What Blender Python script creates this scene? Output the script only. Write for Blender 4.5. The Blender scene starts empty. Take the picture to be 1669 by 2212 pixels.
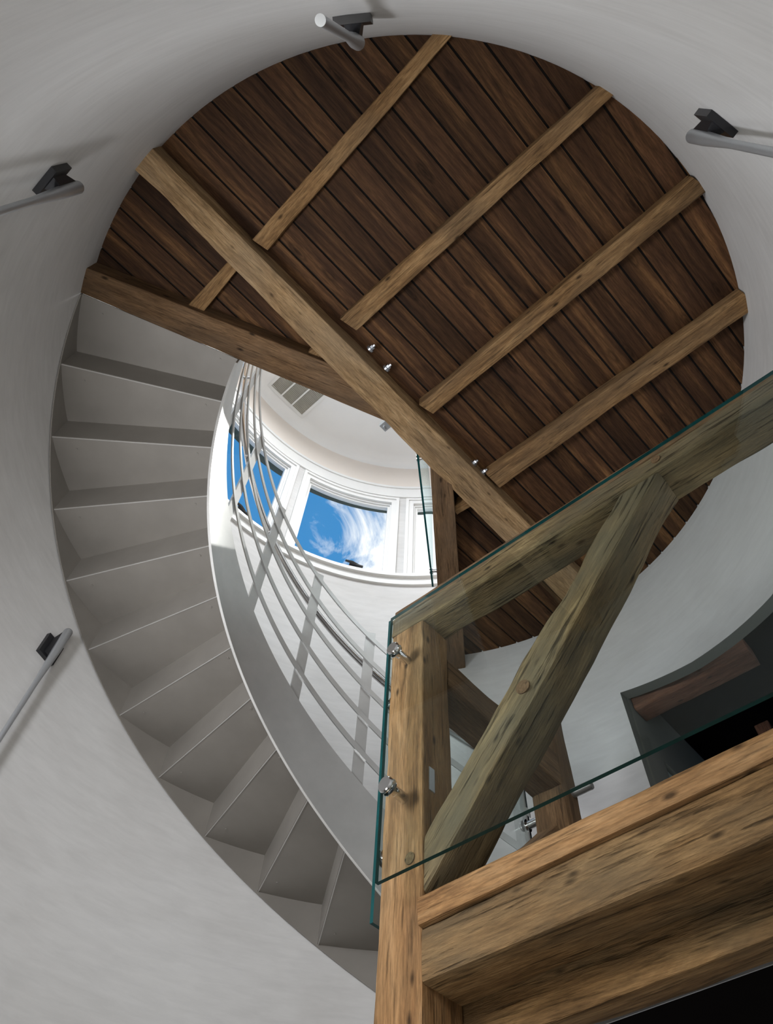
import bpy, bmesh, math, random
from mathutils import Vector, Matrix, noise
random.seed(7)
PI = math.pi
C = bpy.context.scene.collection
# ------------------------------------------------------------------ frame
# measured relative to the eye point; world origin = silo axis at ground floor
AX, AY, EYE = 0.0810, 1.6964, 1.5
def W(x, y, z): return Vector((x - AX, y - AY, z + EYE))
RW = 1.882                              # inside radius of the round wall
Z0, RISE, TH0, DTH = 3.4222 + EYE, 0.19, 3.3023, -0.1786
ZC = 3.734 + EYE                       # underside of the ceiling boards
UA = math.radians(-46.3)
U2 = Vector((math.cos(UA), math.sin(UA), 0)); V2 = Vector((-U2.y, U2.x, 0))
O2 = W(0.17229, 1.74150, 0); O2.z = 0
def G(s, v, z): return O2 + U2 * s + V2 * v + Vector((0, 0, z + EYE))   # gallery frame
WX, WY = -.005, .0087                  # the plaster wall sits a centimetre off the stair axis
WOFF = Matrix.Translation((WX, WY, 0))
def cyl(r, deg, z): a = math.radians(deg); return Vector((r*math.cos(a) + WX, r*math.sin(a) + WY, z + EYE))

# ------------------------------------------------------------------ materials
def new_mat(name):
    m = bpy.data.materials.new(name); m.use_nodes = True
    nt = m.node_tree; nt.nodes.clear()
    out = nt.nodes.new('ShaderNodeOutputMaterial'); b = nt.nodes.new('ShaderNodeBsdfPrincipled')
    nt.links.new(b.outputs[0], out.inputs[0])
    return m, nt, b, out
def nd(nt, t, **kw):
    n = nt.nodes.new(t)
    for k, v in kw.items():
        if k.startswith('i_'): n.inputs[k[2:]].default_value = v
        else: setattr(n, k, v)
    return n
def rgb(c): return (c[0], c[1], c[2], 1)
def ramp(nt, src, stops):
    r = nt.nodes.new('ShaderNodeValToRGB'); nt.links.new(src, r.inputs[0])
    e = r.color_ramp.elements
    while len(e) < len(stops): e.new(.5)
    for i, (p, c) in enumerate(stops):
        e[i].position = p; e[i].color = rgb(c) if hasattr(c, '__len__') else (c, c, c, 1)
    return r.outputs[0]
def mixc(nt, fac, a, b, mode='MIX'):
    m = nt.nodes.new('ShaderNodeMix'); m.data_type = 'RGBA'; m.blend_type = mode
    for i, x in ((0, fac), (6, a), (7, b)):
        if isinstance(x, bpy.types.NodeSocket): nt.links.new(x, m.inputs[i])
        elif i == 0: m.inputs[0].default_value = x
        else: m.inputs[i].default_value = rgb(x)
    return m.outputs[2]
def mapped(nt, src, sc):
    m = nt.nodes.new('ShaderNodeMapping'); m.inputs['Scale'].default_value = sc
    nt.links.new(src, m.inputs['Vector']); return m.outputs[0]
def noi(nt, vec, sc=1, det=4, rough=.55, dist=0):
    n = nd(nt, 'ShaderNodeTexNoise'); n.inputs['Scale'].default_value = sc; n.inputs['Detail'].default_value = det
    n.inputs['Roughness'].default_value = rough; n.inputs['Distortion'].default_value = dist
    nt.links.new(vec, n.inputs['Vector']); return n.outputs[0]
def bump(nt, b, h, st, dist=.01):
    n = nd(nt, 'ShaderNodeBump'); n.inputs['Strength'].default_value = st; n.inputs['Distance'].default_value = dist
    nt.links.new(h, n.inputs['Height']); nt.links.new(n.outputs[0], b.inputs['Normal'])

def wood(name, dark, mid, light, grey, greyf=.5, bst=.5, crack=.6, spots=True, rough=.75, boards=False):
    m, nt, b, out = new_mat(name)
    tc = nd(nt, 'ShaderNodeTexCoord'); oi = nd(nt, 'ShaderNodeObjectInfo')
    comb = nd(nt, 'ShaderNodeCombineXYZ'); mul = nd(nt, 'ShaderNodeMath', operation='MULTIPLY'); mul.inputs[1].default_value = 31.7
    if boards:
        at = nd(nt, 'ShaderNodeAttribute', attribute_name='board'); nt.links.new(at.outputs['Fac'], mul.inputs[0])
    else: nt.links.new(oi.outputs['Random'], mul.inputs[0])
    nt.links.new(mul.outputs[0], comb.inputs[0]); nt.links.new(mul.outputs[0], comb.inputs[2])
    add = nd(nt, 'ShaderNodeVectorMath', operation='ADD'); nt.links.new(tc.outputs['Object'], add.inputs[0]); nt.links.new(comb.outputs[0], add.inputs[1])
    v = add.outputs[0]
    g1 = noi(nt, mapped(nt, v, (.9, 11, 11) if boards else (2.4, 17, 17)), 1, 7 if boards else 9, .6 if boards else .68, .6)
    col = ramp(nt, g1, [(.28, dark), (.5, mid), (.72, light)])
    fib = noi(nt, mapped(nt, v, (16, 170, 170)), 1, 4, .65)
    col = mixc(nt, 1, col, ramp(nt, fib, [(.3, .55), (.7, 1.22)]), 'MULTIPLY')
    bl = noi(nt, mapped(nt, v, (2.2, 5, 5)), 1, 3, .5)
    col = mixc(nt, ramp(nt, bl, [(.42, 0), (.68, greyf)]), col, grey)
    hh = noi(nt, mapped(nt, v, (.5, 2, 2)), 1, 2, .5)
    col = mixc(nt, 1, col, ramp(nt, hh, [(.3, .68), (.7, 1.2)]), 'MULTIPLY')
    if crack:
        ck = noi(nt, mapped(nt, v, (4.5, 75, 75)), 1, 5, .6, .25)
        ckm = ramp(nt, ck, [(.33, 1 - crack), (.43, 1)])
        col = mixc(nt, 1, col, ckm, 'MULTIPLY')
    if spots:
        vo = nd(nt, 'ShaderNodeTexVoronoi'); vo.inputs['Scale'].default_value = 1
        nt.links.new(mapped(nt, v, (7, 17, 17)), vo.inputs['Vector'])
        sm = ramp(nt, vo.outputs['Distance'], [(.06, .10), (.17, 1)])
        gate = ramp(nt, noi(nt, mapped(nt, v, (2.5, 4, 4)), 1, 1), [(.42, 0), (.47, 1)])
        col = mixc(nt, mixc(nt, 1, gate, (.85, .85, .85), 'MULTIPLY'), col, mixc(nt, 1, col, sm, 'MULTIPLY'))
    if boards:   # knots and a tone per board
        vo = nd(nt, 'ShaderNodeTexVoronoi'); vo.inputs['Scale'].default_value = 1
        nt.links.new(mapped(nt, v, (2.6, 8.5, 8.5)), vo.inputs['Vector'])
        kn = ramp(nt, vo.outputs['Distance'], [(.05, .25), (.10, .7), (.13, .45), (.2, 1)])
        col = mixc(nt, .75, col, mixc(nt, 1, col, kn, 'MULTIPLY'))
        wv = nd(nt, 'ShaderNodeTexWave', bands_direction='Y'); wv.inputs['Scale'].default_value = 8; wv.inputs['Distortion'].default_value = 9
        wv.inputs['Detail'].default_value = 3; wv.inputs['Detail Scale'].default_value = .7
        nt.links.new(mapped(nt, v, (.35, 1, 1)), wv.inputs['Vector'])
        col = mixc(nt, .6, col, mixc(nt, 1, col, ramp(nt, wv.outputs[0], [(.12, .72), (.6, 1.15)]), 'MULTIPLY'))
        col = mixc(nt, 1, col, ramp(nt, at.outputs['Fac'], [(0, .7), (.3, 1.15), (.6, .8), (.8, 1.25), (1, .9)]), 'MULTIPLY')
    nt.links.new(col, b.inputs['Base Color']); b.inputs['Roughness'].default_value = rough
    b.inputs['Specular IOR Level'].default_value = .12
    hsum = nd(nt, 'ShaderNodeMath', operation='ADD'); nt.links.new(fib, hsum.inputs[0])
    if crack: nt.links.new(ckm, hsum.inputs[1])
    else: nt.links.new(g1, hsum.inputs[1])
    bump(nt, b, hsum.outputs[0], bst, .006)
    return m
def plain(name, c, rough=.5, metal=0, spec=.5, nsc=0, namt=.1, bst=0):
    m, nt, b, out = new_mat(name)
    b.inputs['Base Color'].default_value = rgb(c); b.inputs['Roughness'].default_value = rough
    b.inputs['Metallic'].default_value = metal; b.inputs['Specular IOR Level'].default_value = spec
    tc = nd(nt, 'ShaderNodeTexCoord')
    n = noi(nt, tc.outputs['Object'], nsc or 6, 4, .6)
    lo = tuple(x*(1-namt) for x in c); hi = tuple(min(1, x*(1+namt)) for x in c)
    nt.links.new(ramp(nt, n, [(.3, lo), (.7, hi)]), b.inputs['Base Color'])
    if bst: bump(nt, b, n, bst)
    return m
def glass_mat(name, tint, refl=1.0):
    m = bpy.data.materials.new(name); m.use_nodes = True; nt = m.node_tree; nt.nodes.clear()
    out = nd(nt, 'ShaderNodeOutputMaterial'); tr = nd(nt, 'ShaderNodeBsdfTransparent'); tr.inputs[0].default_value = rgb(tint)
    gl = nd(nt, 'ShaderNodeBsdfGlossy'); gl.inputs['Roughness'].default_value = .01; gl.inputs[0].default_value = (.9*refl, 1*refl, 1*refl, 1)
    lw = nd(nt, 'ShaderNodeLayerWeight'); pw = nd(nt, 'ShaderNodeMath', operation='POWER'); pw.inputs[1].default_value = 4.5
    nt.links.new(lw.outputs['Facing'], pw.inputs[0])
    fr = nd(nt, 'ShaderNodeMath', operation='MULTIPLY_ADD'); fr.inputs[1].default_value = .8; fr.inputs[2].default_value = .03
    lw.inputs['Blend'].default_value = .5; nt.links.new(pw.outputs[0], fr.inputs[0])
    mx = nd(nt, 'ShaderNodeMixShader'); nt.links.new(fr.outputs[0], mx.inputs[0]); nt.links.new(tr.outputs[0], mx.inputs[1]); nt.links.new(gl.outputs[0], mx.inputs[2])
    nt.links.new(mx.outputs[0], out.inputs[0]); return m

def plaster(name, base, warm):
    m, nt, b, out = new_mat(name)
    tc = nd(nt, 'ShaderNodeTexCoord'); v = tc.outputs['Object']
    n1 = noi(nt, mapped(nt, v, (1.2, 1.2, 1.6)), 1, 4, .6, .6)
    col = ramp(nt, n1, [(.3, warm), (.7, base)])
    n2 = noi(nt, mapped(nt, v, (5, 5, 30)), 1, 4, .65, .4)
    col = mixc(nt, 1, col, ramp(nt, n2, [(.3, .93), (.7, 1.03)]), 'MULTIPLY')
    n3 = noi(nt, mapped(nt, v, (14, 14, 14)), 1, 5, .7)
    nt.links.new(col, b.inputs['Base Color']); b.inputs['Roughness'].default_value = .6; b.inputs['Specular IOR Level'].default_value = .3
    bump(nt, b, n3, .06, .01); return m

M = dict(
 wall=plaster('wall plaster', (.66, .655, .645), (.59, .58, .565)),
 white=plain('white paint', (.76, .76, .745), .5, 0, .3, 5, .03),
 beige=plain('wall band bounce tint', (.78, .72, .66), .7, 0, .2, 2, .03),  # warm light off the timber, painted into the upper wall band
 ceilw=plain('white ceiling paint', (.82, .82, .81), .7, 0, .2, 2, .02),
 plank=wood('dark stained boards', (.040, .019, .009), (.080, .038, .017), (.20, .10, .040), (.03, .015, .010), .4, .25, 0, False, .65, True),
 gap=plain('board joint shadow', (.006, .004, .003), .9),
 oak=wood('weathered oak', (.085, .046, .018), (.225, .132, .056), (.40, .255, .118), (.12, .092, .055), .8, .9, .6),
 oakl=wood('pale weathered oak', (.16, .095, .045), (.33, .21, .105), (.50, .345, .19), (.20, .15, .10), .45, .7, .35),
 joist=wood('old joist oak', (.11, .058, .024), (.27, .155, .068), (.44, .275, .13), (.13, .09, .055), .5, .6, .45),
 brown=wood('brown beam oak', (.075, .042, .02), (.155, .09, .045), (.23, .14, .075), (.11, .08, .055), .55, .5, .5),
 honey=wood('honey oak', (.15, .072, .028), (.30, .165, .07), (.43, .265, .13), (.19, .125, .065), .5, .6, .5),
 green=wood('grey green oak', (.07, .046, .022), (.185, .127, .062), (.34, .245, .125), (.11, .092, .06), .85, .9, .7),
 red=wood('red brown oak', (.08, .035, .02), (.16, .075, .045), (.24, .12, .07), (.12, .07, .05), .4, .5, .5),
 steel=plain('blasted steel', (.25, .232, .208), .5, .3, .5, 2.2, .12),
 rail=plain('brushed steel', (.42, .42, .41), .36, .7, .5, 8, .06),
 edge=plain('steel edge glint', (.55, .54, .52), .4, .4, .5),  # exposed plate edges, paler to paint in the light they catch
 chrome=plain('polished steel', (.72, .72, .73), .16, 1, .5, 5, .03),
 alu=plain('satin aluminium', (.46, .48, .50), .38, .7, .5, 6, .03),
 black=plain('black lacquer', (.012, .012, .014), .38, 0, .5),
 gface=glass_mat('clear balustrade glass', (.925, .955, .95)),
 gedge=plain('dark teal glass edge', (.004, .045, .046), .3, 0, .12, 9, .3),
 gcyan=plain('bright teal glass edge', (.08, .55, .52), .2, 0, .5, 9, .3),
 pane=glass_mat('window glass', (.97, .985, .99), .35),
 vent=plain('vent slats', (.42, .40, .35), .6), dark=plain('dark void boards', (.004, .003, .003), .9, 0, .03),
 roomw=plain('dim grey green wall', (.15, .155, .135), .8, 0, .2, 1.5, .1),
 soffit=plain('dark green eave', (.035, .05, .035), .7), bolt=plain('zinc bolt', (.55, .58, .62), .3, .9),
 ground=plain('dark floor tile', (.11, .09, .07), .6), flr=plain('oak floor boards', (.34, .22, .12), .5))

# ------------------------------------------------------------------ helpers
def link_mesh(name, verts, faces, mat, parent=None, mw=None, smooth=False, mats=None, fmat=None, sharp=35):
    me = bpy.data.meshes.new(name); me.from_pydata([tuple(v) for v in verts], [], faces)
    bm = bmesh.new(); bm.from_mesh(me); bmesh.ops.recalc_face_normals(bm, faces=bm.faces[:]) if smooth != 'raw' else None
    bm.to_mesh(me); bm.free()
    o = bpy.data.objects.new(name, me); C.objects.link(o)
    for mt in (mats or [mat]): me.materials.append(mt)
    if fmat:
        for p, i in zip(me.polygons, fmat): p.material_index = i
    if smooth:
        for p in me.polygons: p.use_smooth = True
        me.set_sharp_from_angle(angle=math.radians(sharp))
    if mw is not None: o.matrix_basis = mw
    if parent: o.parent = parent
    return o
class MB:
    def __init__(s): s.v = []; s.f = []; s.m = []
    def add(s, vs, fs, mi=0):
        n = len(s.v); s.v += [Vector(v) for v in vs]; s.f += [tuple(i+n for i in f) for f in fs]; s.m += [mi]*len(fs)
    def hexa(s, p, mi=0):      # 8 points: bottom quad then top quad
        s.add(p, [(3,2,1,0), (4,5,6,7), (0,1,5,4), (1,2,6,5), (2,3,7,6), (3,0,4,7)], mi)
    def box(s, x0, x1, y0, y1, z0, z1, mi=0):
        s.hexa([(x0,y0,z0),(x1,y0,z0),(x1,y1,z0),(x0,y1,z0),(x0,y0,z1),(x1,y0,z1),(x1,y1,z1),(x0,y1,z1)], mi)
    def arc(s, r0, r1, a0, a1, z0, z1, n=8, mi=0):   # curved box, degrees
        vs = []; fs = []
        for i in range(n+1):
            a = math.radians(a0 + (a1-a0)*i/n); c, d = math.cos(a), math.sin(a)
            vs += [(r0*c, r0*d, z0), (r1*c, r1*d, z0), (r1*c, r1*d, z1), (r0*c, r0*d, z1)]
        for i in range(n):
            b = 4*i
            for j in range(4): fs.append((b+j, b+(j+1)%4, b+4+(j+1)%4, b+4+j))
        if abs(a1-a0) < 359.9: fs += [(0,3,2,1), (4*n, 4*n+1, 4*n+2, 4*n+3)]
        s.add(vs, fs, mi)
    def tube(s, pts, rad, n=12, mi=0, cap=True):
        pts = [Vector(p) for p in pts]; rad = rad if hasattr(rad, '__len__') else [rad]*len(pts)
        vs = []; fs = []; up = None
        for i, p in enumerate(pts):
            t = (pts[min(i+1, len(pts)-1)] - pts[max(i-1, 0)]).normalized()
            if up is None: up = Vector((0,0,1)) if abs(t.z) < .9 else Vector((1,0,0))
            x = (up - t*up.dot(t)).normalized(); y = t.cross(x); up = x
            for j in range(n):
                a = 2*PI*j/n; vs.append(p + (x*math.cos(a) + y*math.sin(a))*rad[i])
        for i in range(len(pts)-1):
            for j in range(n): fs.append((i*n+j, i*n+(j+1)%n, (i+1)*n+(j+1)%n, (i+1)*n+j))
        if cap: fs += [tuple(range(n))[::-1], tuple((len(pts)-1)*n+j for j in range(n))]
        s.add(vs, fs, mi)
    def build(s, name, mat, parent=None, mw=None, smooth=False, mats=None, sharp=35):
        return link_mesh(name, s.v, s.f, mat, parent, mw, smooth, mats, s.m if mats else None, sharp)
def tag(o, label, cat, group=None):
    o['label'] = label; o['category'] = cat
    if group: o['group'] = group
    return o
def struct(o): o['kind'] = 'structure'; return o
def empty(name, loc, rz=0):
    o = bpy.data.objects.new(name, None); C.objects.link(o); o.empty_display_size = .1
    o.location = loc; o.rotation_euler = (0, 0, rz); return o
MW = {}
def adopt(child, parent):      # keep a world-space mesh in place under its thing
    child.parent = parent; child.matrix_parent_inverse = MW[parent.name].inverted(); return child

def timber(name, A, B, mat, seg=46, amp=.004, bev=.007, seed=None, parent=None, wane=.5):
    """hewn timber swept from end quad A to end quad B (left-low, right-low, right-high, left-high)"""
    A = [Vector(p) for p in A]; B = [Vector(p) for p in B]
    a = sum(A, Vector())/4; b = sum(B, Vector())/4
    x = (b-a).normalized(); up = ((A[3]+A[2]) - (A[0]+A[1])); z = (up - x*up.dot(x)).normalized(); y = z.cross(x)
    mw = Matrix((( x.x,y.x,z.x,a.x),(x.y,y.y,z.y,a.y),(x.z,y.z,z.z,a.z),(0,0,0,1))); inv = mw.inverted()
    w = ((A[1]-A[0]).length); h = ((A[3]-A[0]).length)
    bx, bz = bev/max(w, .01), bev/max(h, .01)
    ring = []
    for (cx, cz, ang) in ((0,0,PI), (1,0,1.5*PI), (1,1,0), (0,1,.5*PI)):
        ox = bx if cx == 0 else 1-bx; oz = bz if cz == 0 else 1-bz
        for k in range(3):
            t = ang + k*PI/4; ring.append((ox + bx*math.cos(t), oz + bz*math.sin(t)))
        nx = {(0,0):(1,0), (1,0):(1,1), (1,1):(0,1), (0,1):(0,0)}[(cx,cz)]
        for k in (.33, .67):
            ring.append((cx+(nx[0]-cx)*k, cz+(nx[1]-cz)*k))
    n = len(ring); sd = seed if seed is not None else random.random()*100
    vs = []; L = (b-a).length
    for i in range(seg+1):
        t = i/seg
        Q = [A[j].lerp(B[j], t) for j in range(4)]; c = sum(Q, Vector())/4
        for j, (u, v) in enumerate(ring):
            p = (Q[0]*(1-u) + Q[1]*u)*(1-v) + (Q[3]*(1-u) + Q[2]*u)*v
            d = (p-c).normalized()
            q = Vector((t*L*2.6 + sd, u*1.7, v*1.7 + sd*.3)); q2 = Vector((t*L*11 + sd, u*3, v*3))
            o = noise.noise(q)*amp + noise.noise(q2)*amp*.45
            if j % 5 < 3: o -= max(0, noise.noise(Vector((t*L*3.3 + sd*2, j//5*9.1, 4))))*amp*wane*4
            vs.append(inv @ (p + d*o))
    fs = []
    for i in range(seg):
        for j in range(n): fs.append((i*n+j, i*n+(j+1)%n, (i+1)*n+(j+1)%n, (i+1)*n+j))
    fs += [tuple(range(n))[::-1], tuple(seg*n+j for j in range(n))]
    o = link_mesh(name, vs, fs, mat, None, mw, True, sharp=20)
    MW[o.name] = mw
    if parent: adopt(o, parent)
    return o
def boxq(P, wv, hv):   # end quad centred below: P = low-left corner, width vector, height vector
    P = Vector(P); wv = Vector(wv); hv = Vector(hv); return [P, P+wv, P+wv+hv, P+hv]
ZV = Vector((0, 0, 1))

# ------------------------------------------------------------------ round wall with openings
NWIN = 11; PITCH = 360/NWIN
WC = [104 + PITCH*k for k in range(NWIN)]
WO = 13.2                                   # half width of a window hole in degrees
HZ0, HZ1 = 4.74, 5.90                       # window hole heights (from the eye)
D0, D1, DB = -38.0, 42.35, 0.97             # doorway to the side room
def door_top(a):
    a = (a+180) % 360 - 180
    pts = [(-60, 2.72), (-38, 2.72), (10, 2.765), (28, 2.857), (42.35, 2.965), (60, 3.0)]
    for (x0, y0), (x1, y1) in zip(pts, pts[1:]):
        if x0 <= a <= x1: return y0 + (y1-y0)*(a-x0)/(x1-x0)
    return 2.85
ths = set(round(x*2.0, 3) for x in range(180))
for c in WC: ths |= {round((c-WO) % 360, 3), round((c+WO) % 360, 3)}
ths |= {D0 % 360, D1 % 360}
ths = sorted(ths)
zs = [-1.5, -.4, .4, DB, 1.6, 2.2, 'D', 3.3, 3.9, 4.4, HZ0, 5.1, 5.5, HZ1, 6.2, 6.75]
def in_win(a): return any(abs((a-c+180) % 360-180) < WO-.01 for c in WC)
def in_door(a): a = (a+180) % 360-180; return D0+.01 < a < D1-.01
TW = .075
mb = MB(); N = len(ths); K = len(zs); idx = {}
for side, r in ((0, RW), (1, RW+TW)):
    for i, a in enumerate(ths):
        for k, z in enumerate(zs):
            zz = door_top(a) if z == 'D' else z
            idx[side, i, k] = len(mb.v); mb.v.append(cyl(r, a, zz))
cells = set()
for i in range(N):
    a0 = ths[i]; a1 = ths[(i+1) % N] + (360 if i == N-1 else 0); am = (a0+a1)/2
    for k in range(K-1):
        if zs[k] == HZ0 or zs[k] in (5.1, 5.5):
            if in_win(am): continue
        if zs[k] in (DB, 1.6, 2.2) and in_door(am): continue
        cells.add((i, k))
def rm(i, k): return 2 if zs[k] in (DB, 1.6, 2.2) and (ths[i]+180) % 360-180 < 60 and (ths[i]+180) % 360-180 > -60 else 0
for (i, k) in cells:
    j = (i+1) % N
    mb.f.append((idx[0,i,k], idx[0,i,k+1], idx[0,j,k+1], idx[0,j,k])); mb.m.append(1 if zs[k] == 6.2 else 0)  # top row takes the painted bounce tint
    mb.f.append((idx[1,i,k], idx[1,j,k], idx[1,j,k+1], idx[1,i,k+1])); mb.m.append(0)
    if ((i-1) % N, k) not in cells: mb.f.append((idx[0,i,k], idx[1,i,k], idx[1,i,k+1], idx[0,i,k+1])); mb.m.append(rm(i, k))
    if (j, k) not in cells: mb.f.append((idx[0,j,k], idx[0,j,k+1], idx[1,j,k+1], idx[1,j,k])); mb.m.append(0)
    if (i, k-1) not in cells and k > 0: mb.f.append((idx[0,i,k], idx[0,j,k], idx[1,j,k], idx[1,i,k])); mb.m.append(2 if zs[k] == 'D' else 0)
    if (i, k+1) not in cells and k < K-2: mb.f.append((idx[0,i,k+1], idx[1,i,k+1], idx[1,j,k+1], idx[0,j,k+1])); mb.m.append(0)
struct(mb.build('wall_round', None, smooth=True, mats=[M['wall'], M['beige'], M['roomw']], sharp=30))
mb = MB(); mb.arc(0.001, RW+TW, 0, 360, -.1, 0, 64); struct(mb.build('floor', M['ground']))
# upper room: white ceiling with a soft cove, window head band and sill ring
mb = MB(); prof = [(0.0, 6.75)] + [(RW-.16+.16*math.sin(t), 6.75-.10*(1-math.cos(t))) for t in [PI/2*i/6 for i in range(7)]]
n = 96
for (r, z) in prof:
    for j in range(n): mb.v.append(cyl(max(r, .001), 360*j/n, z))
for i in range(len(prof)-1):
    for j in range(n): mb.f.append((i*n+j, i*n+(j+1) % n, (i+1)*n+(j+1) % n, (i+1)*n+j))
struct(link_mesh('ceiling_upper', mb.v, mb.f, M['ceilw'], smooth=True, sharp=60))
mb = MB(); mb.arc(.001, RW+.6, 0, 360, 6.80+EYE, 6.9+EYE, 64); struct(mb.build('ceiling_roof', M['dark']))
mb = MB(); mb.arc(RW-.016, RW+.01, 0, 360, 6.02+EYE, 6.20+EYE, 120); mb.arc(RW-.028, RW+.01, 0, 360, 6.18+EYE, 6.215+EYE, 120)
struct(mb.build('trim_1', M['white'], None, WOFF, smooth=True))
mb = MB(); mb.arc(RW-.05, RW+.01, 0, 360, 4.665+EYE, 4.70+EYE, 120); mb.arc(RW-.022, RW+.01, 0, 360, 4.585+EYE, 4.665+EYE, 120)
struct(mb.build('trim_2', M['white'], None, WOFF, smooth=True))
mb = MB(); mb.arc(RW+TW, RW+TW+.34, 0, 360, 6.37+EYE, 6.43+EYE, 96); struct(mb.build('trim_3', M['soffit'], None, WOFF, smooth=True))
# windows (built once at angle 0, then copied round the ring)
def make_window():
    root = empty('window_1', (0, 0, 0)); root['kind'] = 'structure'
    def frame(mb, hw, z0, z1, bw, r0, r1):       # stepped frame: opening half width hw, border bw metres
        da = math.degrees(bw/RW)
        mb.arc(r0, r1, -hw-da, -hw, z0-bw+EYE, z1+bw+EYE, 2); mb.arc(r0, r1, hw, hw+da, z0-bw+EYE, z1+bw+EYE, 2)
        mb.arc(r0, r1, -hw, hw, z1+EYE, z1+bw+EYE, 10); mb.arc(r0, r1, -hw, hw, z0-bw+EYE, z0+EYE, 10)
    a = MB(); frame(a, 13.0, 4.745, 5.895, .075, RW-.02, RW+.004); frame(a, 14.4, 4.69, 5.945, .03, RW-.032, RW-.002)
    a.build('casing', M['white'], root, smooth=True)
    b = MB(); frame(b, 12.55, 4.765, 5.875, .03, RW+.005, RW+.07); frame(b, 11.9, 4.785, 5.855, .035, RW+.022, RW+.06)
    b.build('sash', M['white'], root, smooth=True)
    c = MB(); c.arc(RW+.04, RW+.046, -11.95, 11.95, 4.78+EYE, 5.86+EYE, 12); c.build('pane', M['pane'], root, smooth=True)
    d = MB(); d.tube([(RW+.0, -.18, 4.80+EYE), (RW-.02, -.12, 4.805+EYE), (RW-.022, -.06, 4.80+EYE)], [.018, .013, .010], 8)
    d.box(RW-.02, RW+.03, -.22, -.10, 4.786+EYE, 4.80+EYE)
    d.build('crank_handle', M['black'], root, smooth=True)
    return root
w0 = make_window()
for k in range(NWIN):
    if k == 0: r = w0
    else:
        r = w0.copy(); C.objects.link(r); r.name = 'window_%d' % (k+1)
        for ch in w0.children:
            c = ch.copy(); C.objects.link(c); c.parent = r
    r.location = (WX, WY, 0); r.rotation_euler = (0, 0, math.radians(WC[k]))
# air vent in the upper ceiling
vr = empty('air_vent', W(-.985, 3.088, 6.75)); tag(vr, 'white air vent with three slatted panels in the upper white ceiling', 'vent')
e1 = (W(-1.3056, 2.7867, 6.75)-W(-.9841, 3.0885, 6.75)).normalized(); e2 = Vector((e1.y, -e1.x, 0))
if e2.dot(W(-.75, 2.84, 0)-W(-.98, 3.09, 0)) < 0: e2 = -e2
def vq(a0, a1, b0, b1, z0, z1): return [e1*a+e2*b+Vector((0,0,z)) for z in (z0, z1) for (a, b) in ((a0,b0),(a1,b0),(a1,b1),(a0,b1))]
f = MB(); LA, LB = .44, .60; t = .012
f.hexa(vq(-.03, LA+.03, -.03, 0, -t, 0)); f.hexa(vq(-.03, LA+.03, LB, LB+.03, -t, 0)); f.hexa(vq(-.03, 0, 0, LB, -t, 0)); f.hexa(vq(LA, LA+.03, 0, LB, -t, 0))
for q in (LA/3, 2*LA/3): f.hexa(vq(q-.008, q+.008, 0, LB, -t, 0))
f.build('frame', M['white'], vr)
f = MB()
for i in range(40): b0 = LB*i/40; f.hexa(vq(0, LA, b0, b0+.009, -.008, -.001))
f.build('slats', M['vent'], vr)
f = MB(); f.hexa(vq(0, LA, 0, LB, -.0012, -.0002)); f.build('backing', plain('vent backing', (.16, .15, .13), .8), vr)

# ------------------------------------------------------------------ boarded ceiling and its timbers
pA = math.radians(41.7); pu = Vector((math.cos(pA), math.sin(pA), 0)); pv = Vector((-pu.y, pu.x, 0))
def L2(p): return (p.x, p.y)
# opening of the stairwell (plan): between beam B, beam A and trimmer C
Bl = [W(-1.694, 1.069, 3.6), W(-.864, 1.356, 3.6), W(-.014, 1.666, 3.6)]
Br = [W(-1.649, .938, 3.6), W(-1.119, 1.091, 3.6), W(-.495, 1.27, 3.6)]
mB0 = (Bl[0]+Br[0])/2; dB = Vector((math.cos(math.radians(18)), math.sin(math.radians(18)), 0)); nB = Vector((-dB.y, dB.x, 0))
mC = W(.305, 1.93, 0); dC = Vector((math.cos(math.radians(80.5)), math.sin(math.radians(80.5)), 0)); nC = Vector((-dC.y, dC.x, 0))
mA = W(.08, 1.62, 0); dA = Vector((math.cos(math.radians(42.6)), math.sin(math.radians(42.6)), 0)); nA = Vector((-dA.y, dA.x, 0))
def hole(p):
    return (p-mB0).dot(nB) > 0 and (p-mC).dot(nC) > 0 and (p-mA).dot(nA) > 0
BW = .1178; yoff = .0   # board pitch and phase
seam0 = (W(*(0, 0, 0)) + Vector((-math.sin(math.radians(41.5)), math.cos(math.radians(41.5)), 0))*.057).dot(pv)
verts = []; faces = []; fm = []; battr = []
kk = int(4.2/BW)
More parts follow.
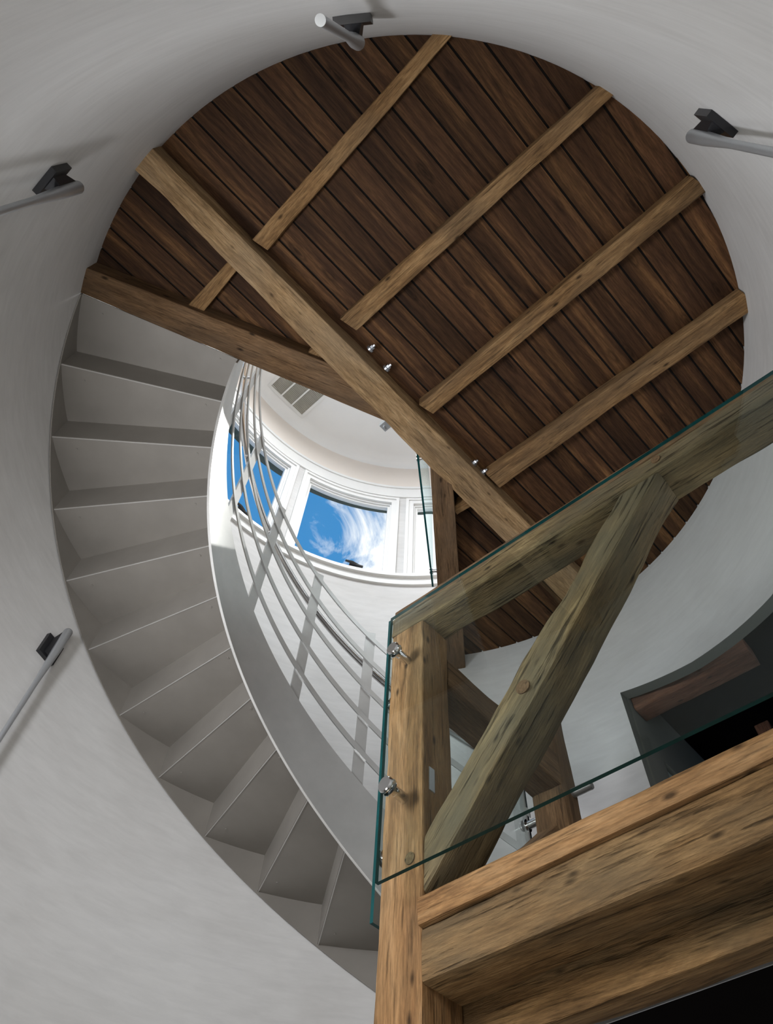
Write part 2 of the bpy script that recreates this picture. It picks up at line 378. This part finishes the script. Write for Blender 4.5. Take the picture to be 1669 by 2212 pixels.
for b in range(-kk//2-1, kk//2+2):
    y0 = seam0 + b*BW; y1 = y0 + BW; rb = random.random()
    g = .0055; n = 180
    xs = [-1.99 + 3.98*i/n for i in range(n+1)]
    for i in range(n):
        x0, x1 = xs[i], xs[i+1]; c = pu*((x0+x1)/2) + pv*((y0+y1)/2); c.z = 0
        rr = RW+.066
        if (c - Vector((WX, WY, 0))).length > rr or hole(c): continue
        for (ya, yb, z, mi) in ((y0+g, y1-g, ZC, 0), (y1-g, y1+g, ZC+.012, 1)):
            q = len(verts)
            for (xx, yy) in ((x0,ya),(x1,ya),(x1,yb),(x0,yb)):
                verts.append((xx, yy, z)); battr.append(rb)
            faces.append((q, q+3, q+2, q+1)); fm.append(mi)
            if mi == 0:
                for (u0, u1) in ((0,1),(3,2)):
                    a_, b_ = verts[q+u0], verts[q+u1]; q2 = len(verts)
                    verts += [a_, b_, (b_[0], b_[1], ZC+.012), (a_[0], a_[1], ZC+.012)]; battr += [rb]*4
                    faces.append((q2, q2+1, q2+2, q2+3)); fm.append(0)
            # top of the boards (floor of the room above)
        q = len(verts)
        for (xx, yy) in ((x0,y0),(x1,y0),(x1,y1),(x0,y1)): verts.append((xx, yy, ZC+.07)); battr.append(rb)
        faces.append((q, q+1, q+2, q+3)); fm.append(2)
mw = Matrix(((pu.x, pv.x, 0, 0), (pu.y, pv.y, 0, 0), (0, 0, 1, 0), (0, 0, 0, 1)))
co = link_mesh('ceiling', verts, faces, None, None, mw, 'raw', [M['plank'], M['gap'], M['flr']], fm)
for p in co.data.polygons: p.use_smooth = False
at = co.data.attributes.new('board', 'FLOAT', 'POINT'); at.data.foreach_set('value', battr); struct(co)

def beam_from(name, l0, r0, l1, r1, z0, z1, mat, **kw):   # low corners of both ends in eye coordinates
    a = lambda p, z: W(p[0], p[1], z)
    return timber(name, [a(l0,z0), a(r0,z0), a(r0,z1), a(l0,z1)], [a(l1,z0), a(r1,z0), a(r1,z1), a(l1,z1)], mat, **kw)
ba = beam_from('ceiling_beam', (-1.352, .432), (-1.262, .334), (1.452, 3.055), (1.587, 2.890), 3.60, 3.735, M['oakl'], seg=90, amp=.006)
tag(ba, 'long weathered oak main beam crossing the whole boarded ceiling', 'beam')
for (x, y) in ((-.167, 1.262), (-.071, 1.365), (.488, 1.91), (.552, 1.965)):
    f = MB(); p = W(x, y, 3.675); d = nA*-1
    f.tube([p+d*.0, p+d*.012], .022, 14); f.tube([p+d*.012, p+d*.028], .014, 6); f.tube([p+d*.028, p+d*.04], .008, 8)
    adopt(f.build('bolt', M['bolt'], smooth=True), ba)['label'] = 'zinc hexagon bolt'
bb = beam_from('ceiling_beam', (-1.712, 1.060), (-1.668, .925), (-.045, 1.652), (-.26, 1.375), 3.605, 3.76, M['brown'], seg=70, amp=.004)
tag(bb, 'brown oak trimmer beam meeting the head of the steel stair', 'beam')
bc = beam_from('ceiling_beam', (.225, 1.868), (.352, 1.86), (.497, 3.56), (.660, 3.53), 3.60, 3.77, M['brown'], seg=50, amp=.003)
tag(bc, 'brown trimmer beam beside the glass edge of the stairwell opening', 'beam')
J = [((-.792,.735),(-.712,.782),(.035,-.188),(.12,-.188), 'first narrow joist from the left, pocked with nail holes'),
     ((-.334,1.101),(-.24,1.156),(.795,-.052),(.868,-.02), 'second joist from the left across the boarded ceiling'),
     ((.133,1.551),(.22,1.600),(1.300,.29),(1.395,.335), 'third joist from the left with a smooth worn edge'),
     ((.574,1.958),(.671,2.044),(1.712,.79),(1.795,.865), 'fourth joist from the left, yellowest and most heavily pitted')]
for l0, r0, l1, r1, lab in J:
    o = beam_from('ceiling_joist', l0, r0, l1, r1, 3.65, 3.735, M['joist'], seg=60, amp=.004, bev=.008); tag(o, lab, 'joist', 'joists under the boarded ceiling')
for l0, r0, l1, r1, lab in (((-1.15,1.10),(-1.078,1.14),(-.90,.83),(-.855,.87), 'short joist stub between the two beams near the stair head'),
                            ((-.56,1.36),(-.49,1.40),(-.40,1.19),(-.33,1.25), 'tiny joist end showing where the two beams nearly meet'),
                            ((.40,2.21),(.44,2.26),(.53,2.09),(.58,2.14), 'short joist stub between trimmer and main beam by the glass')):
    o = beam_from('ceiling_joist', l0, r0, l1, r1, 3.65, 3.735, M['joist'], seg=20, amp=.002, bev=.007); tag(o, lab, 'joist')

# ------------------------------------------------------------------ steel stair
RI, RO = 1.020, 1.8785
KN = 13
stair = empty('spiral_staircase', (0, 0, Z0 - RISE*KN)); tag(stair, 'grey folded steel spiral stair climbing the curved white wall', 'staircase')
sz = Z0 - RISE*KN
da = math.degrees(-DTH); pl = .006
def step_meshes():
    m = MB(); m.arc(RI, RO, 0, da, RISE, RISE+pl, 8)                                    # tread
    m.hexa([(RI,0,0),(RO,0,0),(RO,pl,0),(RI,pl,0),(RI,0,RISE),(RO,0,RISE),(RO,pl,RISE),(RI,pl,RISE)])   # riser
    for r in (RI+.09, RO-.12):
        a = math.radians(da*.80); p = Vector((r*math.cos(a), r*math.sin(a), RISE)); m.tube([p, p-ZV*.003], .006, 8)
    e = MB(); e.box(RI, RO, -.001, .003, -.0025, .001)  # riser plate edge, its highlight painted by the paler steel
    return m, e
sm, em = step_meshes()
first = None
for k in range(KN+1):
    if k == 0 or first is None:
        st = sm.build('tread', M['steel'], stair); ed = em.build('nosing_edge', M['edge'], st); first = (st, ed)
    else:
        st = first[0].copy(); C.objects.link(st); st.parent = stair
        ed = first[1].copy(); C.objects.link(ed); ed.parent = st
    st.location = (0, 0, Z0 - RISE*k - (sz)); st.rotation_euler = (0, 0, TH0 + DTH*k)
def helix(k, off, r):
    th = TH0 + DTH*k; return Vector((r*math.cos(th), r*math.sin(th), Z0 - RISE*k + off))
def helix_band(r0, r1, o0, o1, k0, k1, n=160):
    m = MB(); vs = []; fs = []
    for i in range(n+1):
        k = k0 + (k1-k0)*i/n; vs += [helix(k,o0,r0), helix(k,o0,r1), helix(k,o1,r1), helix(k,o1,r0)]
    for i in range(n):
        for j in range(4): fs.append((4*i+j, 4*i+(j+1) % 4, 4*i+4+(j+1) % 4, 4*i+4+j))
    fs += [(0,3,2,1), (4*n,4*n+1,4*n+2,4*n+3)]; m.add(vs, fs); return m
off = Matrix.Translation((0, 0, -sz))
helix_band(RI-.010, RI, -.048, .32, -1.0, KN+.6).build('stringer', M['rail'], stair, off, True)
so_ = helix_band(RO-.002, RO+.004, -.014, .30, -1.0, KN+.6).build('stringer', M['steel'], stair, off, True)
helix_band(RI-.0115, RI+.002, -.0515, -.047, -1.0, KN+.6).build('stringer_edge', M['edge'], stair, off, True)  # bottom plate edge, caught light put into its colour
# balustrade of the stair
railing = empty('stair_railing', (0, 0, sz)); tag(railing, 'curved steel stair railing of five flat bars and a round handrail', 'railing')
for o_ in (.48, .688, .884, 1.092, 1.268):
    helix_band(1.012, 1.020, o_-.019, o_+.019, -1.1, KN+.3).build('rail_bar', M['rail'], railing, off, True)
m = MB(); m.tube([helix(-1.0 + (KN+1.2)*i/170, 1.112, 1.095) for i in range(171)], .019, 14); m.build('handrail', M['chrome'], railing, off, True)
for k in (1.09, 3.10, 5.08, 7.09, 9.08, 11.08, 13.05):
    th = TH0 + DTH*k; zb = Z0-RISE*k; m = MB(); hw = .028
    for s0, s1 in ((.12, 1.315),):
        q = []
        for z in (s0, s1):
            for (dr, dt) in ((-.0, -hw), (.012, -hw), (.012, hw), (0, hw)):
                r = 1.020+dr; t2 = th + dt/1.02; q.append(Vector((r*math.cos(t2), r*math.sin(t2), zb+z + (dt*-RISE/DTH/1.02*-1 if False else 0))))
        m.hexa(q)
    po = m.build('baluster_post', M['rail'], railing, off)
    m = MB(); p0 = helix(k, 1.075, 1.03); p1 = helix(k, 1.075, 1.095); p2 = helix(k, 1.10, 1.095); m.tube([p0, p1, p2], .008, 8)
    m.build('handrail_bracket', M['chrome'], railing, off, True)

# ------------------------------------------------------------------ gallery frame of old oak
o = timber('gallery_post', boxq(G(-.15,0,-1.5), U2*.15, V2*.15), boxq(G(-.154,0,2.035), U2*.154, V2*.15), M['honey'], seg=110, amp=.005)
tag(o, 'tall square oak post at the corner of the gallery', 'post'); P1 = o
f = MB(); f.hexa([G(s, v, z) for z in (1.30, 1.38) for (s, v) in ((.0005,.028),(.004,.028),(.004,.052),(.0005,.052))]); adopt(f.build('metal_plate', M['alu']), P1)
f = MB(); f.tube([G(-.043,.001,1.089), G(-.043,-.004,1.089)], .017, 16); adopt(f.build('wooden_peg', M['green'], smooth=True), P1)
SE = 1.835
def gz(s, z0, z1, s0=-.155, s1=1.4): return z0 + (z1-z0)*(s-s0)/(s1-s0)
zb = lambda s: gz(s, 2.040, 2.012); zt = lambda s: gz(s, 2.142, 2.112)
o = timber('gallery_rail', [G(-.157,0,zb(-.157)), G(-.157,.145,zb(-.157)), G(-.157,.145,zt(-.157)), G(-.157,0,zt(-.157))],
           [G(SE,0,zb(SE)), G(SE,.145,zb(SE)), G(SE,.145,zt(SE)), G(SE,0,zt(SE))], M['green'], seg=100, amp=.006)
tag(o, 'heavy weathered oak top rail running along the front of the gallery', 'rail'); RAIL = o
t = timber('rail_cap', [G(-.150,.004,zt(-.15)-.004), G(-.15,.140,zt(-.15)-.004), G(-.15,.140,zt(-.15)+.052), G(-.15,.004,zt(-.15)+.052)],
           [G(SE,.004,zt(SE)-.004), G(SE,.140,zt(SE)-.004), G(SE,.140,zt(SE)+.032), G(SE,.004,zt(SE)+.032)], M['brown'], seg=100, amp=.004, bev=.006, parent=RAIL)
f = MB(); f.tube([G(1.018,-.006,2.073), G(1.018,.004,2.073)], .016, 16); adopt(f.build('wooden_peg', M['brown'], smooth=True), RAIL)
# diagonal brace of the front
lo_ = lambda s: 1.115 + .985*(s-.130); hi_ = lambda s: 1.145 + 1.0*s
o = timber('diagonal_brace', [G(.003,.004,.985), G(.003,.149,.985), G(.003,.149,1.145), G(.003,.004,1.145)],
           [G(1.005,.004,2.016), G(1.005,.149,2.016), G(.855,.149,2.022), G(.855,.004,2.022)], M['green'], seg=80, amp=.007, bev=.012, wane=.8)
tag(o, 'front diagonal oak brace with a round knot, behind the glass', 'brace'); BR = o
f = MB(); p = G(.382,.006,1.453); f.tube([p, p-V2*.006], .0235, 20); adopt(f.build('knot', M['brown'], smooth=True), BR)
# sill: capping board, main beam, second beam
cb = lambda s: .897 + .034*s; ct = lambda s: .968 + .022*s
o = timber('capping_board', [G(-.004,-.014,cb(0)), G(-.004,.165,cb(0)), G(-.004,.165,ct(0)), G(-.004,-.014,ct(0))],
           [G(SE,-.014,cb(SE)), G(SE,.165,cb(SE)), G(SE,.165,ct(SE)), G(SE,-.014,ct(SE))], M['honey'], seg=80, amp=.0025, bev=.006)
tag(o, 'smooth honey oak capping board along the gallery edge', 'board')
mz = lambda s: .775 + .024*s
o = timber('gallery_beam', [G(-.002,0,mz(0)), G(-.002,.15,mz(0)), G(-.002,.15,cb(0)), G(-.002,0,cb(0))],
           [G(SE,0,mz(SE)), G(SE,.15,mz(SE)), G(SE,.15,cb(SE)), G(SE,0,cb(SE))], M['oak'], seg=100, amp=.005, bev=.009)
tag(o, 'thick front oak beam directly under the capping board', 'beam')
s2 = lambda s: .672 + .049*s
s3 = lambda s: .715 + .031*s
o = timber('gallery_beam', [G(-.14,.152,s2(0)), G(-.14,.30,s3(0)), G(-.14,.30,.92), G(-.14,.152,.92)],
           [G(SE,.152,s2(SE)), G(SE,.30,s3(SE)), G(SE,.30,.92), G(SE,.152,.92)], M['oak'], seg=100, amp=.005, bev=.009)
tag(o, 'lower second oak beam behind the front beam, split near its edge', 'beam')
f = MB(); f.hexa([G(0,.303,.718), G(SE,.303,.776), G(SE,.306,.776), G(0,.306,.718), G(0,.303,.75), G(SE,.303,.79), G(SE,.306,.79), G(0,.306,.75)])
struct(f.build('gap_highlight', M['alu']))  # added strip draws the bright line at the gap behind the beam
# gallery deck
mb = MB(); poly = [G(-.15,.31,0), G(-.15,1.02,0)]
pts = []
for i in range(25):
    a = 56 - (56+42)*i/24; pts.append(cyl(RW-.004, a, 0))
poly = [G(-.15,.31,0), G(-.15,1.02,0), cyl(RI, 57, 0), cyl(RO-.01, 57, 0)] + pts[1:]
poly = [p for p in poly if (p-O2).dot(V2) > .305 or True]
nv = len(poly)
lo = [Vector((p.x, p.y, .79+EYE)) for p in poly]; hi = [Vector((p.x, p.y, .955+EYE)) for p in poly]
mb.add(lo+hi, [tuple(range(nv))[::-1], tuple(range(nv, 2*nv))] + [(i, (i+1) % nv, nv+(i+1) % nv, nv+i) for i in range(nv)])
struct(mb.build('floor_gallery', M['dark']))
# side frame: rail to second post, second post, low brace
o = timber('gallery_rail', [G(-.148,.152,1.812), G(-.004,.152,1.812), G(-.004,.152,1.945), G(-.148,.152,1.945)],
           [G(-.148,.862,1.800), G(-.004,.862,1.800), G(-.004,.862,1.958), G(-.148,.862,1.958)], M['brown'], seg=40, amp=.005)
tag(o, 'dark side rail joining the corner post to the rear post', 'rail')
o = timber('gallery_post', boxq(G(-.15,.852,.955), U2*.152, V2*.118), boxq(G(-.15,.852,2.275), U2*.152, V2*.118), M['brown'], seg=60, amp=.004, bev=.016)
tag(o, 'rear oak post behind the glass, half hidden by the brace', 'post')
f = MB(); c = G(.004,.925,1.795); f.tube([c-U2*.003, c+U2*.085], .0185, 20); f.tube([c+U2*.085, c+U2*.088], .0165, 20)
tag(f.build('steel_standoff', M['rail'], smooth=True, sharp=40), 'steel peg sticking out of the right face of the rear post', 'standoff')
def sbq(v, z, w): 
    dn = (ZV - V2).normalized(); c = G(-.125, v, z); return [c - dn*w/2, c - dn*w/2 + U2*.10, c + dn*w/2 + U2*.10, c + dn*w/2]
o = timber('diagonal_brace', sbq(.17, .965, .09), sbq(.835, 1.575, .09), M['brown'], seg=30, amp=.004)
tag(o, 'small side brace rising to the rear post above the capping board', 'brace')

# ------------------------------------------------------------------ glass
def glass_panel(name, corners, tdir, th=.012, e=M['gedge']):   # corners: 4 points of the front face, counter-clockwise
    t = Vector(tdir)*th; c = [Vector(p) for p in corners]; v = c + [p+t for p in c]
    fs = [(0,1,2,3), (7,6,5,4), (0,4,5,1), (1,5,6,2), (2,6,7,3), (3,7,4,0)]
    return link_mesh(name, v, fs, None, None, None, False, [M['gface'], e], [0,0,1,1,1,1])
def standoff(p, d, parent, length=.07, r=.0165):
    f = MB(); d = Vector(d); f.tube([p, p+d*length], r, 20); a = f.build('standoff', M['chrome'], parent, smooth=True, sharp=40)
    f = MB(); f.tube([p+d*(length+.013), p+d*(length+.019), p+d*(length+.024)], [.0265, .0265, .0225], 24)
    f.tube([p+d*(length-.003), p+d*(length+.001)], .0265, 24)
    c = f.build('cap', M['chrome'], a, smooth=True, sharp=40); return a
gl = glass_panel('glass_panel', [G(-.089,-.071,1.0), G(1.80,-.071,1.012), G(1.80,-.071,2.0), G(-.089,-.071,2.032)], -V2)
tag(gl, 'clear glass panel across the front of the gallery, green lower edge', 'glass panel')
for z in (1.855, 1.287): standoff(G(-.068, .002, z-.004), -V2, gl)
gs = glass_panel('glass_panel', [G(-.221,.052,1.0), G(-.221,.935,1.0), G(-.221,.935,2.24), G(-.221,.052,2.24)], -U2)
tag(gs, 'narrow glass panel on the stair side of the corner post', 'glass panel')
for v, z in ((.09, 1.80), (.09, 1.20), (.91, 1.735), (.91, 1.2)): standoff(G(-.149, v, z), -U2, gs)
p0, p1 = W(.1575, 1.845, 3.63), W(.353, 2.82, 3.63); dd = (p1-p0).normalized(); nn = Vector((-dd.y, dd.x, 0))
gc = glass_panel('glass_panel', [p0, p1, p1+ZV*1.15, p0+ZV*1.15], nn, .012)
tag(gc, 'upper glass panel seen edge-on beside the stairwell trimmer beam', 'glass panel')
for t, z in ((.06, .05), (.90, .05)):
    p = p0 + dd*t + ZV*z; f = MB(); f.tube([p - nn*.075, p], .014, 16); f.tube([p - nn*.004, p+nn*.0], .022, 16); f.tube([p+nn*.012, p+nn*.018], .022, 16)
    f.build('standoff', M['chrome'], gc, smooth=True, sharp=40)
for i, t in enumerate((.16, .25)):
    p = p0 + dd*t - nn*.062 + ZV*.02; f = MB(); f.tube([p, p-nn*.02], .02, 6); f.build('bolt', M['bolt'], gc)
f = MB(); p = W(-.035, 1.70, 3.70); f.hexa([p + dA*a + nA*b + ZV*c for c in (-.02, .02) for (a, b) in ((-.025,0),(.025,0),(.025,.045),(-.025,.045))])
f.tube([p+nA*.03-ZV*.018, p+nA*.03-ZV*.034], .008, 10)
tag(f.build('metal_clamp', M['alu']), 'small grey metal clamp on the main beam beside the opening', 'clamp')

# ------------------------------------------------------------------ wall lamps
def make_lamp():
    root = empty('wall_lamp', (0, 0, 0))
    f = MB(); f.box(-.022, .0, -.056, .056, -.06, .06); f.build('wall_plate', M['black'], root)
    f = MB(); f.hexa([(-.048,-.016,-.03), (-.02,-.028,-.045), (-.02,.028,-.045), (-.048,.016,-.03), (-.048,-.016,.10), (-.02,-.028,.045), (-.02,.028,.045), (-.048,.016,.10)])
    f.build('arm', M['black'], root)
    f = MB(); f.tube([(-.062,0,.122), (-.062,0,.118), (-.062,0,.11), (-.062,0,-.02), (-.062,0,-.24), (-.062,0,-.85)], [.012, .019, .0225, .0215, .0125, .0115], 20)
    f.build('lamp_tube', M['alu'], root, smooth=True, sharp=60)
    for q in ((-.022,.03), (.022,-.03)):
        f = MB(); f.tube([(-.022,q[0],q[1]), (-.0235,q[0],q[1])], .005, 8); f.build('screw', M['chrome'], root)
    return root
lm = make_lamp()
LAMPS = ((154.2, 'wall lamp beside the lower treads of the stair'), (-134.6, 'wall lamp at the upper left by the ceiling edge'),
         (-99.3, 'wall lamp nearest overhead at the top of the wall'), (-62.6, 'wall lamp at the upper right beside the ceiling edge'))
for i, (a, lab) in enumerate(LAMPS):
    r = lm if i == 0 else lm.copy()
    if i:
        C.objects.link(r)
        for ch in lm.children:
            c = ch.copy(); C.objects.link(c); c.parent = r
    r.location = cyl(RW-.001, a, 2.478 if i == 0 else 2.56); r.rotation_euler = (0, 0, math.radians(a))
    tag(r, 'grey tube ' + lab + ', on a black bracket', 'wall lamp', 'tube lamps round the wall')

# ------------------------------------------------------------------ side room beyond the doorway
JS, JV = .016, 1.79
def quadbox(name, s0, s1, v0, v1, z0, z1, mat):
    f = MB(); f.hexa([G(s, v, z) for z in (z0, z1) for (s, v) in ((s0,v0),(s1,v0),(s1,v1),(s0,v1))]); return struct(f.build(name, mat))
# left wall with a small window
f = MB()
def lw(v0, v1, z0, z1): f.hexa([G(s, v, z) for z in (z0, z1) for (s, v) in ((JS-.1,v0),(JS,v0),(JS,v1),(JS-.1,v1))])
wa, wb, wz0, wz1 = JV+.30, JV+.95, 1.7, 2.66
lw(JV+.06, wa, .9, 3.6); lw(wb, JV+1.9, .9, 3.6); lw(wa, wb, .9, wz0); lw(wa, wb, wz1, 3.6)
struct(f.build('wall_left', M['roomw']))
wr = empty('window_20', G(JS, wa, wz0)); wr['kind'] = 'structure'
f = MB()
def wbx(v0, v1, z0, z1, s0, s1, q): q.hexa([G(s, v, z)-G(JS, wa, wz0) for z in (z0, z1) for (s, v) in ((s0,v0),(s1,v0),(s1,v1),(s0,v1))])
for (v0, v1, z0, z1) in ((wa, wa+.05, wz0, wz1), (wb-.05, wb, wz0, wz1), (wa, wb, wz1-.05, wz1), (wa, wb, wz0, wz0+.05)): wbx(v0, v1, z0, z1, JS-.09, JS-.03, f)
f.build('sash', plain('pale green sash', (.30, .36, .32), .5), wr)
f = MB(); wbx(wa+.05, wb-.05, wz0+.05, wz1-.05, JS-.065, JS-.06, f); f.build('pane', M['pane'], wr)
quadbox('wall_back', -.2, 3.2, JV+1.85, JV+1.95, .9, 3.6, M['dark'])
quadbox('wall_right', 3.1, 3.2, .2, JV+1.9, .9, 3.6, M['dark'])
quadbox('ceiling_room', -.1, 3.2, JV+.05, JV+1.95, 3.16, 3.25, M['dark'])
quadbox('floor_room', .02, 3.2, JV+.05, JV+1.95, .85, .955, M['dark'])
o = timber('lintel_beam', [G(JS+.005,JV+.09,2.895), G(JS+.005,JV+.24,2.895), G(JS+.005,JV+.24,3.03), G(JS+.005,JV+.09,3.03)],
           [G(JS+.72,JV+.09,2.895), G(JS+.72,JV+.24,2.895), G(JS+.72,JV+.24,3.03), G(JS+.72,JV+.09,3.03)], M['red'], seg=40, amp=.004, bev=.02)
tag(o, 'red brown beam inside the dark doorway on the right', 'beam')
o = timber('roof_brace', boxq(G(.42,JV+1.0,2.2), U2*.09, V2*.09), boxq(G(.42,JV+1.0,3.16), U2*.09, V2*.09), M['red'], seg=20)
tag(o, 'dim upright timber inside the dark side room', 'post')
o = timber('roof_brace', [G(.45,JV+1.0,2.35), G(.45,JV+1.1,2.35), G(.45,JV+1.1,2.45), G(.45,JV+1.0,2.45)],
           [G(1.25,JV+1.0,3.06), G(1.25,JV+1.1,3.06), G(1.25,JV+1.1,3.16), G(1.25,JV+1.0,3.16)], M['red'], seg=20)
tag(o, 'dim slanting brace inside the dark side room', 'brace')

# ------------------------------------------------------------------ sky and lights
wd = bpy.data.worlds.new('sky'); bpy.context.scene.world = wd; wd.use_nodes = True
nt = wd.node_tree; nt.nodes.clear(); out = nd(nt, 'ShaderNodeOutputWorld'); bg = nd(nt, 'ShaderNodeBackground')
tc = nd(nt, 'ShaderNodeTexCoord'); v = tc.outputs['Generated']
dp = nd(nt, 'ShaderNodeVectorMath', operation='DOT_PRODUCT'); nt.links.new(v, dp.inputs[0]); dp.inputs[1].default_value = (.968, .237, -.087)
n1 = noi(nt, mapped(nt, v, (6.5, 6.5, 9)), 1, 8, .62, .8)
m1 = nd(nt, 'ShaderNodeMath', operation='MULTIPLY_ADD'); m1.inputs[1].default_value = 5.5; m1.inputs[2].default_value = -.70
nt.links.new(dp.outputs['Value'], m1.inputs[0])
m2 = nd(nt, 'ShaderNodeMath', operation='MULTIPLY_ADD'); m2.inputs[1].default_value = 2.3
nt.links.new(n1, m2.inputs[0]); nt.links.new(m1.outputs[0], m2.inputs[2])
cl = ramp(nt, m2.outputs[0], [(.36, 0), (.52, .45), (.72, 1)])
blue = ramp(nt, dp.outputs['Value'], [(.0, (.055, .30, .68)), (.4, (.10, .40, .75))])
sky = mixc(nt, cl, blue, (1.25, 1.25, 1.25))
nt.links.new(sky, bg.inputs[0]); bg.inputs[1].default_value = 1.0; nt.links.new(bg.outputs[0], out.inputs[0])
def lamp(name, kind, loc, energy, col=(1,1,1), **kw):
    l = bpy.data.lights.new(name, kind); l.energy = energy; l.color = col
    for k, vv in kw.items(): setattr(l, k, vv)
    o = bpy.data.objects.new(name, l); C.objects.link(o); o.location = loc; return o
s = lamp('sun', 'SUN', (3, 3, 9), 12.0, (1, .97, .93), angle=.009)
sd = -Vector((math.cos(math.radians(45))*math.cos(math.radians(43)), math.sin(math.radians(45))*math.cos(math.radians(43)), math.sin(math.radians(43))))
s.rotation_euler = sd.to_track_quat('-Z', 'Y').to_euler()
a = lamp('floor_bounce', 'AREA', (-.75, -.95, .35), 15, (1, .97, .93), shape='DISK', size=1.3); a.rotation_euler = (PI, 0, 0)  # added unseen lamp, stands in for light rising off the floor
def aim(o, to): o.rotation_euler = (Vector(to) - o.location).to_track_quat('-Z', 'Y').to_euler()
k = lamp('left_key', 'AREA', cyl(1.62, -158, 1.6), 42, (.93, .95, 1), shape='DISK', size=.6); aim(k, cyl(.3, 20, 2.0))  # unseen key added to light the gallery fronts from the left
k = lamp('back_key', 'AREA', cyl(1.72, -110, 1.25), 12, (1, .98, .94), shape='DISK', size=.5); aim(k, cyl(.6, 60, 1.9))  # unseen key added behind the eye point
k = lamp('right_key', 'AREA', cyl(1.45, -22, 1.95), 3, (.96, .98, 1), shape='DISK', size=.5); aim(k, cyl(1.2, 80, 2.7))  # weak unseen key added to lift the right side wall
u = lamp('upper_room_fill', 'AREA', (-.45, -.35, 6.55+EYE), 110, (.94, .97, 1), shape='DISK', size=1.3)  # unseen fill added to brighten the upper wall and stairwell

# ------------------------------------------------------------------ camera
f_, el, ro = 1493.18, 1.0120, 0.0845
F = Vector((0, math.cos(el), math.sin(el))); R = Vector((1, 0, 0)); U = R.cross(F)
R2 = R*math.cos(ro) + U*math.sin(ro); Up2 = -R*math.sin(ro) + U*math.cos(ro)
cd = bpy.data.cameras.new('camera'); cam = bpy.data.objects.new('camera', cd); C.objects.link(cam)
e = W(0, 0, 0)
cam.matrix_world = Matrix(((R2.x, Up2.x, -F.x, e.x), (R2.y, Up2.y, -F.y, e.y), (R2.z, Up2.z, -F.z, e.z), (0,0,0,1)))
cd.sensor_fit = 'HORIZONTAL'; cd.sensor_width = 36; cd.lens = f_/1669*36; cd.clip_start = .02
sc = bpy.context.scene; sc.camera = cam
sc.view_settings.view_transform = 'Standard'; sc.view_settings.look = 'None'; sc.view_settings.exposure = 0
